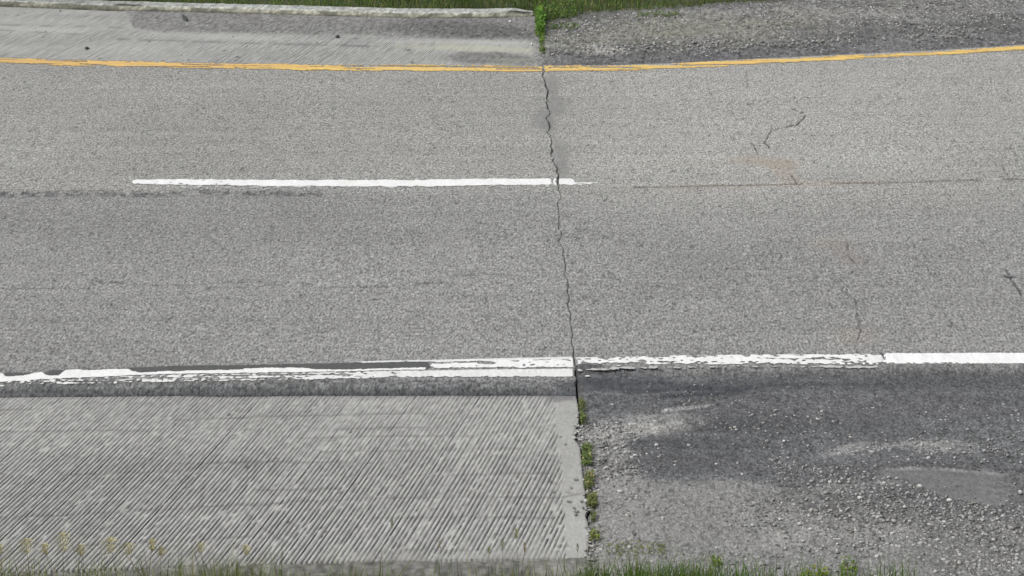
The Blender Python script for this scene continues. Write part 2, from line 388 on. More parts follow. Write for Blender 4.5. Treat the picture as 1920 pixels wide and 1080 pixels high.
# lower, flaked band
def cov_low(U, V, t, x, y):
    n = .35 * vn(x / .035, y / .030, 141) + .65 * vn(x / .016, y / .020, 142)
    gain = np.interp(U, [-300, 0, 200, 450, 700, 780, 900, 1079], [-.10, -.10, -.06, .03, .16, .30, .36, .42])
    k = n + gain + .06 - 1.3 * np.clip(np.abs(t - .45) - .36, 0, 1) * 2
    # streaky dark lines
    k -= .4 * sm(.60, .68, fbm(x / .3, y / .018, 143, 3)) * (U < 780)
    return k
band('edge_line', (-300, 1079), ip([-300, 0, 250, 640, 1079], [720, 716, 705, 698.5, 692]), ip([-300, 0, 250, 640, 800, 1079], [733, 727, 720, 712.5, 709, 707]), cov_low, [.60, .61, .60], 'flaked lower white band crumbling to specks on the left', step=(.0055, .006), extend=(-9, None))
# right of the joint
def cov_r(U, V, t, x, y):
    k = .62 + 1.3 * (fbm(x / .09, y / .025, 151, 3) - .5) + .9 * (vn(x / .018, y / .02, 155) - .5) + .18 * sm(1180, 1320, U) - np.clip(np.abs(t - .42) - .34, 0, 1) * 2.2
    k = k - .5 * sm(.62, .72, fbm(x / .35, y / .016, 154, 3)) + .2 * (U < 1120)
    k = np.where((U < 1200) & (t > .5) & (V > 683 - (U - 1080) * .02), k - .5 * vn(x / .1, y / .02, 152), k)
    k = np.where(ell(U, V, 1230, 668, 26, 4, 0, .3) > .5, 0, k)
    k = np.where(stroke(U, V, [(1085,686),(1110,685),(1160,691)], 1.2, .5) > .5, 0, k)
    return k
band('edge_line', (1081, 1660), ip([1081, 1200, 1300, 1500, 1660], [671.5, 670, 668, 666, 664.5]), ip([1081, 1200, 1300, 1500, 1660], [690, 686, 685, 684.5, 684]), cov_r, WHITE, 'scuffed white edge line just right of the joint')
def cov_r3(U, V, t, x, y):
    n = .5 * vn(x / .03, y / .022, 156) + .5 * vn(x / .014, y / .018, 157)
    return n + np.interp(U, [1081, 1200, 1400, 1530, 1545, 1640, 1655], [.12, .10, -.02, .0, .30, .30, -.2]) - .9 * np.abs(t - .5)
band('edge_line', (1083, 1652), ip([1083, 1200, 1530, 1652], [690.5, 687, 685, 686]), ip([1083, 1200, 1530, 1652], [698, 694, 691, 692]), cov_r3, [.40, .40, .39], 'faint crumbling second strip under the scuffed edge line', step=(.006, .006))
def cov_r2(U, V, t, x, y):
    return np.where(U > 1659, .95 - np.clip(np.abs(t - .5) - .47, 0, 1) * 14 + .45 * (fbm(x / .03, y / .02, 153, 2) - .5), 0)
band('edge_line', (1658, 2000), ip([1658, 1920], [663, 662.5]), ip([1658, 1920], [682.5, 682.5]), cov_r2, [.69, .70, .70], 'clean solid white edge line at the right end', extend=(None, 9))

# tar strips beside the paint
def tar(polys, label):
    for p in polys:
        P = np.array(p, float); u0, u1 = P[:, 0].min(), P[:, 0].max(); v0, v1 = P[:, 1].min(), P[:, 1].max()
        band('tar_strip', (u0, u1), ip([u0, u1], [v0, v0]), ip([u0, u1], [v1, v1]),
             lambda U, V, t, x, y: inpoly(U + 3 * (vn(x / .03, y / .03, 161) - .5), V + 1.2 * (vn(x / .03, y / .03, 162) - .5), p) * 1.0,
             [.072, .074, .073], label, mat=M_TAR, z=.0022)
tar([[(6,699.5),(60,698.5),(70,701),(50,708),(8,709)]], 'dark tar gap in the white line at the left end')
tar([[(82,700),(95,695.5),(130,694),(128,699),(112,708),(84,708)]], 'second dark tar gap from the left')
tar([[(128,693.5),(245,690.2),(246,698),(128,698)]], 'thin dark tar strip above the white line')
tar([[(243,690),(330,687),(460,684.5),(640,680.8),(803,677.5),(806,690),(802,693),(640,696),(460,697),(300,700),(246,698)]], 'long dark tar strip above the white line')

# ------------------------------------------------------------------ shoulders
TA = math.atan((1900 - 960) / (F / CT)); tc, ts = math.cos(TA), math.sin(TA)
PER = .0213
EJ = [(1080,733),(1084,750),(1086,775),(1084,789),(1078,796),(1076,812),(1082,820),(1088,830),(1090,850),(1092,870),(1094,890),(1096,905),(1099,912),(1097,922),(1100,935),(1102,950),(1097,955),(1102,968),(1105,990),(1104,1010),(1103,1022),(1101,1034)]
ejx, ejy = at(*np.array(EJ).T)
def x_slab(y):
    o = np.argsort(ejy); b = np.interp(y, ejy[o], ejx[o]); return b
def tined(name, xlo, xhi, yb, yt, xr, sub, rows, zf, cf, n_lo, label):
    """concrete sheet whose mesh runs along the raked grooves"""
    y_all0, y_all1 = 6., 24.
    n0 = n_lo; n1 = xhi * tc - 8.0 * ts + .5
    offs = {6: [0., .14, .30, .44, .62, .82], 4: [0., .25, .5, .75]}[sub]
    base = np.arange(np.floor(n0 / PER), np.ceil(n1 / PER))
    jit = (hsh(base, base * 0, 5) - .5) * .24
    ns = ((base + jit)[:, None] + np.array(offs)).ravel() * PER
    ph = np.tile(offs, len(base))
    fi = np.repeat(base, sub)
    # coarse continuation beyond the finely meshed part
    cn = np.arange(-18, n0 - .05, .15); ns = np.concatenate([cn, ns]); ph = np.concatenate([cn * 0 + .5, ph]); fi = np.concatenate([cn * 0, fi])
    yy = np.linspace(y_all0, y_all1, 4500)
    A0 = []; A1 = []; ok = []
    for n in ns:
        x = (n + yy * ts) / tc
        ins = (yy > yb(x)) & (yy < yt(x)) & (x < xr(yy))
        k = np.flatnonzero(ins)
        if len(k) < 2: ok.append(False); A0.append(0); A1.append(0); continue
        a = k[0]; br = np.flatnonzero(np.diff(k) > 1)
        b = k[br[0]] if len(br) and (k[br[0]] - a) > 60 else k[-1]
        ok.append(True); A0.append(yy[a]); A1.append(yy[b])
    ok = np.array(ok); A0 = np.array(A0)[ok]; A1 = np.array(A1)[ok]; ns = ns[ok]; ph = ph[ok]; fi = fi[ok]
    B = np.linspace(0, 1, rows)[:, None]
    Y = A0 + (A1 - A0) * B; NN = np.repeat(ns[None], rows, 0); X = (NN + Y * ts) / tc
    PH = np.repeat(ph[None], rows, 0); FI = np.repeat(fi[None], rows, 0)
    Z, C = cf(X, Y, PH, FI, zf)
    return grid(X, Y, Z, C, name, M_CONC, skirt=.12, kind='structure', label=label)

SLABCR = [[(-60,962),(89,957),(178,952),(326,944),(438,936),(500,935),(553,929),(648,926),(746,922),(885,920),(974,921),(1050,922),(1098,914)],
          [(462,952),(500,985),(544,1009)], [(0,759),(60,759)], [(330,778),(520,771),(800,765)], [(600,838),(760,835),(980,832)], [(1062,912),(1080,916),(1095,914)],
          [(380,1000),(470,994)], [(760,1019),(900,1021)],
          [(330,860),(520,856),(700,858)], [(560,812),(760,808),(900,809)], [(0,800),(140,797),(280,798)], [(120,880),(330,872)], [(700,960),(860,958),(1040,960)], [(640,795),(800,792)], [(150,1012),(330,1004)], [(840,880),(1030,876)], [(480,910),(640,906)]]
PITS = [(430,768,4,2),(465,866,5,3),(755,899,5,3),(740,922,5,3),(272,1003,7,2.5),(541,968,5,3),(610,985,5,3),(603,994,4,3),(659,801,3,2),(1082,889,6,2.5),(1073,904,3,2),(1069,930,6,2.5),(1092,930,4,2),(1078,942,4,2.5),(1082,949,7,2.2),(1082,955,5,2),(1095,942,3,3),(1052,810,3,2),(1061,824,3,2),(1034,892,4,3),(1040,912,3,2),(640,912,4,3),(930,990,4,2),(1022,975,3,2),(300,830,4,2),(520,850,3,2),(845,870,3,2),(380,905,3,2),(240,940,3,2)]
bdx = [(1040,738),(1047,805),(1052,869),(1056,929),(1059,981),(1063,1030)]
def near_conc(x, y, ph, fi, z0):
    u, v = to_pixel(x, y)
    ub = np.interp(v, [p[1] for p in bdx], [p[0] for p in bdx])
    smooth = sm(-4, 3, u - ub - 4 * (vn(y / .03, x * 0, 7) - .5) * 2)
    lowedge = sm(.5, .75, fbm(x * 3, y * 3, 8, 3) + .5 * sm(1000, 1045, v) - .05) * sm(980, 1030, v) * sm(500, 900, u)
    worn = np.clip(1 - smooth - .55 * lowedge, 0, 1)
    worn = worn * (x > -3.4)
    wv = .35 + .9 * fbm(x * 1.6 + 5, y * 2.4, 15, 4)
    wv = wv * (1 - .5 * sm(.55, .8, fbm(fi * .23, y * .7, 16, 2)))
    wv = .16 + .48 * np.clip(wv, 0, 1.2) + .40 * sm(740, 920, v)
    nn = x * tc - y * ts; strip = np.zeros(u.shape)
    for (a, b, wd) in ((868, 850, .013), (300, 900, .008), (560, 880, .008), (1000, 840, .008)):
        px_, py_ = at(a, b); strip = np.maximum(strip, np.exp(-((nn - (px_ * tc - py_ * ts)) / (wd * .8)) ** 4))
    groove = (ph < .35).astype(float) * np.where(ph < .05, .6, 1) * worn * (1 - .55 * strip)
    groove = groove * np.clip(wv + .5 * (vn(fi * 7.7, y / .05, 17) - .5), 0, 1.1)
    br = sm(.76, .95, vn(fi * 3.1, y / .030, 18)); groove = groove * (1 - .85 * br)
    crk = np.zeros(u.shape)
    for p in SLABCR: crk = np.maximum(crk, stroke(u, v, p, .4, 2.2) * (.35 + .5 * vn(x / .15, y, 19)))
    pit = np.zeros(u.shape)
    for (a, b, c, d) in PITS: pit = np.maximum(pit, ell(u, v, a, b, c * .8, d * .8, 0, .35))
    rp = sm(.87, .93, vn(x / .022, y / .04, 20)) * .6
    z = z0 + (fbm(x * 1.5, y * 1.5, 22, 3) - .5) * .008 - .0045 * groove + .0012 * (vn(x / .01, y / .03, 23)) - .007 * pit - .004 * crk - .003 * rp
    g = .290 * (1 + .16 * (fbm(x * .9, y * 1.6, 24, 4) - .5) + .16 * (fbm(x * 5, y * 5, 25, 3) - .5) + .18 * (fbm(x * 1.2, y * 14, 30, 3) - .5))
    g = g * (1 - .06 * (1 - sm(740, 830, v)))
    g = g * (1 + .04 * sm(.55, .8, fbm((x * tc - y * ts) * 2.4, (x * ts + y * tc) * .35, 29, 2)))
    bead = vn(fi * 5.3 + np.floor(ph * 3) * .3, y / .030, 26) - .5
    g = g * (1 + .12 * worn) * (1 + .40 * bead * worn + .14 * (vn(x / .012, y / .03, 27) - .5))
    g = g * (1 + .06 * smooth)
    c = g[..., None] * np.array([.99, 1.0, .965])
    c = mix(c, [.055, .055, .055], np.clip(groove * 1.0, 0, .97))  # dark grooves: packed dirt plus occlusion shade put into the colour
    c = mix(c, [.09, .088, .085], .75 * crk); c = mix(c, [.05, .05, .05], .85 * pit); c = mix(c, [.10, .10, .10], .6 * rp)
    sx = x_slab(y) - x
    c = mix(c, [.10, .10, .10], .7 * np.exp(-(sx / .006) ** 2))
    c = mix(c, [.14, .14, .135], .5 * (1 - sm(733, 742, v)) )
    c = mix(c, [.20, .20, .19], .5 * sm(1000, 1050, v) * sm(.45, .7, fbm(x * 4, y * 4, 28, 3)))
    c = mix(c, [.135, .135, .14], .75 * ell(u, v, 1048, 737, 30, 7, 0, .5, .3, 20))
    return z, c
y_slab_bot = curve([(-600,1075),(0,1064),(250,1054),(500,1045),(800,1039),(1060,1036),(1120,1034)])
y_under = curve([(u, v - 9) for u, v in EDGE_N[:8]])
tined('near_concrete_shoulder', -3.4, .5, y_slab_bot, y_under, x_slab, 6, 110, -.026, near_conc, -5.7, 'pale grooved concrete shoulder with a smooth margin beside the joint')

# far concrete shoulder
def x_farjoint(y): return at(1012, 60)[0] + (y - 20) * (-.006) + 0 * y + .03 * (vn(y / .12, y * 0, 33) - .5)
def far_conc(x, y, ph, fi, z0):
    u, v = to_pixel(x, y)
    worn = (x > -5.4) * np.clip(.2 + 1.2 * fbm(x * .9, y * 2, 35, 3), 0, 1)
    dep = np.zeros(u.shape); wz = 5 * (fbm(x * 2, y * 2, 36, 3) - .5)
    P1 = [(150,14),(237,22),(245,40),(262,52),(300,58),(480,62),(640,66),(700,66),(850,71),(1012,74),(1012,20),(640,24)]
    up = np.interp(u, [200,237,250,300,480,700,850,1012], [10,26,50,58,62,66,71,74])
    dep = (1 - sm(-4, 3, v + wz - up)) * sm(225, 250, u + wz * 2)
    dark = ell(u, v + wz * .5, 880, 55, 150, 15, 3, .5, .3, 40)
    d2 = ell(u, v, 925, 108, 90, 12, 2, .35, .35, 30) 
    grv = np.clip(dep + d2, 0, 1)
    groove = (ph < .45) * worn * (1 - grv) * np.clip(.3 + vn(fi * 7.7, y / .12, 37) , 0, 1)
    z = z0 - .004 * groove + grv * (.004 + .004 * vn(x / .014, y / .035, 38))
    g = .325 * (1 + .25 * (fbm(x * .7, y * 4, 39, 4) - .5)) + .02 * (v > 60)
    g = g * (1 + .16 * (vn(x / .02, y / .06, 40) - .5))
    c = g[..., None] * np.array([.985, 1., .955])
    c = mix(c, [.13, .13, .13], .9 * groove)  # groove tone holds dirt and painted-in recess shade
    c = mix(c, [.40, .40, .38], .35 * ell(u, v, 60, 52, 110, 4, 3, .6, .4, 30) + .35 * ell(u, v, 430, 67, 150, 4, 2, .6, .4, 30))
    for p in ([(0,44),(60,46),(150,47),(240,50)], [(0,54),(150,62)], [(200,70),(520,80),(700,84)], [(640,81),(760,90)]): c = mix(c, [.12, .12, .12], .5 * stroke(u, v, p, .4, 2) * (vn(x / .1, y, 44) > .4))
    gc = np.array([.150, .150, .148]) * (1 + 1.3 * (vn(x / .013, y / .04, 45) - .5) + .2 * (vn(x / .06, y / .1, 46) - .5))[..., None]
    c = mix(c, gc, .9 * dep); c = mix(c, gc * .62, .85 * dark * dep)
    c = mix(c, [.12, .12, .115], .0 * d2); c = mix(c, gc * .82, .85 * d2)
    c = mix(c, [.40, .40, .31], .55 * ell(u, v, 900, 88, 130, 6, 2, .5, .5, 30) * (1 - d2))
    c = mix(c, [.42, .43, .40], .45 * ell(u, v, 850, 76, 160, 4, 1, .6, .5, 30))
    c = mix(c, [.25, .26, .21], .35 * sm(.5, .7, fbm(x * 3, y * 6, 47, 3)) * sm(90, 112, v))
    rag = sm(-.02, .10, fbm(x * 6, y * 6, 48, 3) * .14 - .05 - (x_farjoint(y) - x) + .08)
    c = mix(c, gc, .75 * rag)
    for (a, b, r, s_) in ((163,89,5,2),(187,107,3,1.5),(445,104,4,1.8),(420,92,3,1.5),(280,75,3,1.5),(667,70,3,1.6),(305,112,3,1.5),(765,91,4,1.6),(774,115,3,1.5),(353,110,2.5,1.5)):
        c = mix(c, [.04, .04, .04], .8 * ell(u, v, a, b, r, s_, 0, .4))
    return z, c
y_kerbfoot = curve([(-300,2),(0,10),(200,18),(400,23),(633,29),(773,33),(907,33),(993,30),(1030,29)])
y_far_top = curve([(-300,-12),(0,0),(400,14),(640,20),(1030,25)])
y_far_bot = curve([(u, v + 3) for u, v in YEL[:8]])
tined('far_concrete_shoulder', -5.4, .4, y_far_bot, y_far_top, x_farjoint, 4, 70, -.012, far_conc, -10.2, 'grooved concrete shoulder between the yellow line and the kerb')

# right-hand shoulders
def x_jn(y):   # joint, shoulder side
    return np.interp(y, [7.9, 8.4, 9.2, 9.72, 9.84, 9.98, 10.06, 10.3, 11], [at(1105,1060)[0], at(1106,1030)[0], at(1101,900)[0], at(1089,828)[0], at(1079,812)[0], at(1080,795)[0], at(1087,785)[0], at(1086,745)[0], at(1079,700)[0]])
y_shr_bot = curve([(1100,1078),(1400,1082),(1700,1088),(1920,1092)])
def near_shoulder():
    a = axis(0, 2.75, .0075, None, 14); b = np.linspace(0, 1, 215)
    A, B = np.meshgrid(a, b); X = A + .35
    for _ in range(3):
        y0 = y_shr_bot(X) - .35; y1 = y_near_r(X) + .03; Y = y0 + (y1 - y0) * B
        rag = (fbm(Y / .06, Y * 0, 201, 3) - .5) * .03 * (1 - sm(10.1, 10.4, Y))
        X = x_jn(Y) + A + rag * np.exp(-A / .1)
    u, v = to_pixel(X, Y); wz = (fbm(X * 2.2, Y * 2.2, 203, 4) - .5)
    f1 = vn(X / .009, Y / .020, 204) - .5; f2 = vn(X / .018, Y / .034, 205) - .5; st = fbm(X * 1.2, Y * 10, 206, 4) - .5
    g = np.full(u.shape, .094) * (1 + .75 * st + .55 * (fbm(X * 1.5, Y * 1.5, 207, 3) - .5))
    c = g[..., None] * np.array([.97, 1.0, 1.035])
    gray = np.array([.27, .27, .265])
    low = sm(-9, 14, v + 60 * wz - np.interp(u, [1080,1150,1300,1500,1640,1720,1920], [905,888,896,905,935,955,965]))
    c = mix(c, [.21, .21, .205], .80 * low)
    colm = (1 - sm(-16, 22, u - np.interp(v, [740,770,800,830,880,920], [1086,1100,1165,1168,1192,1250]) + 50 * wz)) * sm(765, 800, v + 30 * wz)
    c = mix(c, [.205, .205, .20], .8 * colm)
    c = mix(c, [.27, .27, .26], .7 * ell(u, v, 1185, 798, 110, 12, -4, .5, .5, 24) + .25 * ell(u, v, 1200, 785, 90, 20, -4, .5, .5, 30))
    c = mix(c, [.235, .235, .235], .6 * ell(u, v, 1215, 778, 90, 7, -3, .6, .5, 24))
    c = mix(c, [.30, .30, .295], .7 * stroke(u, v, [(1243,763),(1270,759),(1300,757),(1340,752)], [1.5, 3, 2, .5], 2))
    c = mix(c, [.21, .21, .21], .5 * stroke(u, v, [(1110,733),(1200,731),(1300,727),(1370,723),(1400,726)], [1, 1.5, 2.5, 2, .5], 3))
    for p, wd in (([(1180,729),(1260,722),(1360,721),(1395,727)], 2.2), ([(1240,735),(1300,732),(1360,728),(1400,724)], 2.2), ([(1090,712),(1200,713),(1260,712)], 2)):
        c = mix(c, [.035, .037, .045], .85 * stroke(u, v, p, wd, 4))
    c = mix(c, [.052, .054, .060], .55 * ell(u, v, 1230, 722, 190, 10, -1, .6, .4, 40)); c = mix(c, [.055, .058, .065], .75 * ell(u, v, 1150, 714, 110, 15, 0, .6, .3, 40))
    c = mix(c, [.19, .19, .185], .7 * (1 - sm(688, 702, v + 14 * wz)) * sm(1150, 1300, u))
    c = mix(c, [.10, .10, .105], .5 * ell(u, v, 1600, 755, 330, 24, 0, .6, .4, 60))
    for e in ((1592,834,38,9,-12),(1690,826,55,5,-8),(1760,830,60,10,0),(1545,912,40,11,0),(1600,905,40,5,0),(1490,1000,60,18,-10),(1660,980,60,12,0),(1660,897,30,4,6)):
        c = mix(c, [.25, .25, .245], .6 * ell(u, v, *e, .5, .6, 22))
    c = mix(c, [.085, .085, .088], .65 * stroke(u, v, [(1180,860),(1300,861),(1450,866),(1600,864),(1760,866),(1925,876)], 3, 7))
    dk = ell(u, v, 1640, 945, 200, 36, 8, .5, .6, 50); c = mix(c, [.10, .10, .10], .7 * dk)
    dk2 = ell(u, v, 1830, 1020, 160, 60, 0, .5, .5, 50); c = mix(c, [.115, .115, .115], .6 * dk2)
    dk3 = ell(u, v, 1180, 862, 16, 6, 0, .4, .5, 10) ; c = mix(c, [.07, .07, .07], .6 * dk3)
    pm = sm(-3, 4, v - np.interp(u, [1600,1660,1720,1800,1920,2100], [885,872,870,873,880,890])) * (1 - sm(-7, 7, v + 22 * wz - np.interp(u, [1600,1640,1700,1735,1780,1840,1890,1920,2100], [885,888,893,910,925,938,940,930,930]))) * sm(1620, 1660, u)
    pm = pm * (1 - .55 * sm(1860, 1900, u)); c = mix(c, np.array([.140, .140, .142]) * (1 + .35 * (fbm(X * 3, Y * 25, 210, 3) - .5) + .25 * (fbm(X * 6, Y * 6, 211, 3) - .5))[..., None], .85 * pm)
    c = mix(c, [.26, .26, .255], .6 * (vn(X / .05, Y / .03, 212) * .7 + .3) * stroke(u, v, [(1650,871),(1760,871.5),(1820,875),(1880,880),(1905,880)], [.8, 1.6, 1, 1.4, .4], 2.2))
    comp = low * (1 - .75 * ell(u, v, 1640, 950, 260, 50, 8, .5, .5, 50)) * (1 - .6 * sm(1650, 1850, u))
    dots = sm(.80, .90, vn(X / .016, Y / .03, 209)); c = mix(c, [.06, .06, .06], .6 * dots * comp)
    q = 1 + (.75 * f1 + .45 * f2) * (1 - .75 * pm) * (1 - .45 * comp)
    c = c * q[..., None]
    rough = np.clip(.25 + low - .5 * comp + colm - .9 * pm, 0, 1.2)
    hol = sm(.74, .90, vn(X / .018, Y / .032, 208)) * rough; c = mix(c, [.05, .05, .05], .55 * hol)
    c = mix(c, [.06, .06, .055], .5 * np.exp(-(A / .03) ** 2))
    Z = -.020 + .016 * sm(10.25, 10.45, Y) * np.exp(-(A / .12) ** 2) + .012 * wz + (f1 * .003 + f2 * .004) * rough + .001 * f1 - .003 * hol - .012 * np.exp(-(A / .03) ** 2) + .006 * low * 0 - .004 * pm
    Z = np.where(v < 700, Z + .021 * (1 - sm(686, 700, v)), Z)
    streak = np.maximum(stroke(u, v, [(1180,729),(1260,722),(1360,721),(1395,727)], 4, 6), ell(u, v, 1130, 720, 90, 14, 0, .6, .3, 40))
    grid(X, Y, Z, c, 'near_asphalt_shoulder', M_SHO, SM=np.clip(.5 * pm + .5 * streak + .25 * comp, 0, .8), kind='structure', label='dark broken asphalt shoulder with loose gravel, right of the joint')
    return lambda x, y: -.022
near_shoulder()
y_fsr_top = curve([(1000,50),(1100,32),(1250,24),(1350,14),(1500,4),(1920,-22)])
def far_shoulder():
    a = axis(0, 5.3, .0105, None, 14); b = np.linspace(0, 1, 150)
    A, B = np.meshgrid(a, b); X = A + .3
    for _ in range(3):
        y0 = y_lane_far(X) - .02; y1 = y_fsr_top(X) + .6; Y = y0 + (y1 - y0) * B
        X = x_farjoint(Y) + A + .004
    u, v = to_pixel(X, Y); wz = fbm(X * 1.6, Y * 2, 223, 4) - .5
    f1 = vn(X / .014, Y / .045, 224) - .5; f2 = vn(X / .028, Y / .07, 225) - .5; st = fbm(X * 1.5, Y * 4.5, 226, 4) - .5
    d = np.interp(u, [1030,1273,1447,1623,1747,1913], [130,124.5,115,107,101.5,90]) - v      # rows beyond the line
    g = np.full(u.shape, .130) * (1 + 1.1 * st + .7 * wz)
    c = g[..., None] * np.array([1., 1., .99])
    c = mix(c, [.105, .105, .11], .75 * (1 - sm(16, 34, d + 30 * wz)) * sm(1080, 1180, u))
    c = mix(c, [.12, .12, .125], .6 * ell(u, v, 1080, 108, 40, 8, 0, .5, .4, 20))
    c = mix(c, [.33, .33, .31], .75 * ell(u, v, 1130, 93, 40, 7, 0, .5, .5, 16)); c = mix(c, [.30, .31, .35], .4 * ell(u, v, 1125, 86, 24, 3, 0, .4))
    c = mix(c, [.20, .20, .185], .55 * ell(u, v, 1450, 38, 330, 18, -5, .7, .6, 60))
    c = mix(c, [.165, .17, .12], .42 * ell(u, v, 1250, 60, 260, 25, -3, .7, .6, 60))
    c = mix(c, [.085, .085, .085], .4 * ell(u, v, 1720, 55, 200, 10, -6, .6, .6, 50) + .4 * ell(u, v, 1500, 78, 120, 6, -6, .6, .6, 40))
    ang = sm(.62, .75, fbm(X * 9, Y * 12, 230, 3)); c = mix(c, [.07, .07, .07], .4 * ang)
    c = c * (1 + .9 * f1 + .6 * f2)[..., None]
    c = mix(c, [.05, .055, .03], .6 * sm(2, 12, np.interp(u, [1000,1100,1250,1350,1500,1920], [62,36,28,18,8,-18]) - v + 12 * wz))
    Z = -.012 + .02 * wz * sm(0, 20, d) + (f1 * .005 + f2 * .007) * sm(0, 14, d) - .003 * ang
    Z = Z + .02 * sm(15, 60, d)
    grid(X, Y, Z, c, 'far_gravel_shoulder', M_SHO, kind='structure', label='rough grey shoulder beyond the yellow line, right of the joint')
far_shoulder()

# ------------------------------------------------------------------ kerb
def kerb():
    xs = np.concatenate([np.arange(-14, -5.2, .2), np.arange(-5.2, at(1003, 28)[0], .018)])
    y0 = y_kerbfoot(xs); n = len(xs)
    end = sm(at(1003, 28)[0] - .25, at(1003, 28)[0], xs)
    w1 = .20 * (1 - .55 * end); hh = .055 * (1 - .35 * end)
    chip = sm(.6, .8, fbm(xs * 3, xs * 0, 301, 3)) 
    prof = []   # (dy, z, tone)
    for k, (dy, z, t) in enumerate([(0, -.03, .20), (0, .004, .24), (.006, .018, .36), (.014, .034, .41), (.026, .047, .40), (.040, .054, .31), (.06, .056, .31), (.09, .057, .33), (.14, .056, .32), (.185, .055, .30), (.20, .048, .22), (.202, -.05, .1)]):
        nz = (fbm(xs * 14, xs * 0 + k * .7, 302, 3) - .5)
        zz = np.where(z > 0, z * hh / .055 + nz * .008, z)
        dd = dy * w1 / .20 + nz * .018 * (1 if .002 < dy < .03 else .3) + (chip * .03 if 0.003 < dy < .03 else 0) + end * .04 * (.2 - dy)
        stain = fbm(xs * 7, xs * 0 + k * .35, 303, 4)
        cc = np.array([t] * 3)[None] * (1 + .5 * (stain - .5))[:, None] * (1 + .35 * (vn(xs / .03, xs * 0 + k * 1.3, 304) - .5))[:, None]
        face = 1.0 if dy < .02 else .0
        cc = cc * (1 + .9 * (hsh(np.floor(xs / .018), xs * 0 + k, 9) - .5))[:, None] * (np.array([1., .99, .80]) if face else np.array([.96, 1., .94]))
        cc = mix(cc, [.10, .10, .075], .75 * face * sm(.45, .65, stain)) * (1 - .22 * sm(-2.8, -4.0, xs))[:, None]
        prof.append((y0 + dd, zz, cc))
    Y = np.stack([p[0] for p in prof]); Z = np.stack([p[1] for p in prof]) - .004; C = np.stack([p[2] for p in prof]); X = np.repeat(xs[None], len(prof), 0)
    X[:, -1] += np.linspace(-.02, .05, len(prof)) * 0
    m = grid(X, Y, Z, C, 'kerb', M_CONC, skirt=0, label='low weathered concrete kerb in front of the roadside grass', cat='kerb')
    # cap its end
    me = m.data; nv = len(xs); ids = [r * nv + nv - 1 for r in range(len(prof))]
    import bmesh
    bm = bmesh.new(); bm.from_mesh(me); bm.verts.ensure_lookup_table()
    try: bm.faces.new([bm.verts[i] for i in ids])
    except Exception: pass
    bmesh.ops.recalc_face_normals(bm, faces=bm.faces); bm.to_mesh(me); bm.free()
kerb()

# ------------------------------------------------------------------ ground and verges
def ground():
    a = np.array([-600, -200, -60, -20, 20, 60, 200, 600.]); b = np.array([-600, -200, -60, -10, 5.5, 26, 60, 200, 600.])
    X, Y = np.meshgrid(a, b); Z = np.full(X.shape, -.16)
    C = np.zeros(X.shape + (3,)) + np.array([.05, .07, .025])
    grid(X, Y, Z, C, 'ground', M_SOIL, skirt=0, kind='structure', label='grassy ground around the road')
ground()
def verge(name, xs, ys, zf, cf, label):
    X, Y = np.meshgrid(xs, ys); grid(X, Y, zf(X, Y), cf(X, Y), name, M_SOIL, skirt=.15, kind='structure', label=label)
def fz(x, y):
    lim = np.where(x < at(1003, 28)[0], y_kerbfoot(x) + .19, y_fsr_top(x) + .1)
    d = y - lim
    return np.where(d < 0, -.065, -.05 + .07 * sm(0, .25, d) + .02 * (fbm(x * 2, y * 2, 401, 3) - .5)) * 1.0
verge('far_verge', axis(-6, 6, .06, -16, 16, .5), np.arange(19.6, 27, .06), fz,
      lambda x, y: np.array([.045, .05, .025]) * (1 + 1.0 * (fbm(x * 6, y * 6, 402, 3) - .5))[..., None], 'dark soil under the far grass')
def nz(x, y): return -.034 + .025 * (fbm(x * 2, y * 2, 403, 4) - .5) + .012 * (vn(x / .03, y / .05, 404) - .5) - .02 * sm(8.0, 6.5, y)
def ncol(x, y):
    u, v = to_pixel(x, y); g = .15 * (1 + .9 * (fbm(x * 5, y * 5, 405, 4) - .5) + 1.0 * (vn(x / .02, y / .04, 406) - .5))
    c = g[..., None] * np.array([1., 1., .93])
    return mix(c, [.06, .062, .03], sm(1052, 1085, v + 20 * (fbm(x * 3, y * 3, 407, 2) - .5)) * .8)
def near_verge():
    a = axis(-3.2, 3.2, .012, -14, 14, .4); b = np.linspace(0, 1, 90); A, B = np.meshgrid(a, b)
    top = np.where(A < .33, y_slab_bot(A) + .03, y_shr_bot(A) - .30)
    Y = 5.2 + (top - 5.2) * B ** .6
    grid(A, Y, nz(A, Y), ncol(A, Y), 'near_verge', M_SOIL, skirt=.15, kind='structure', label='dirt and fine gravel below the near shoulder')
near_verge()

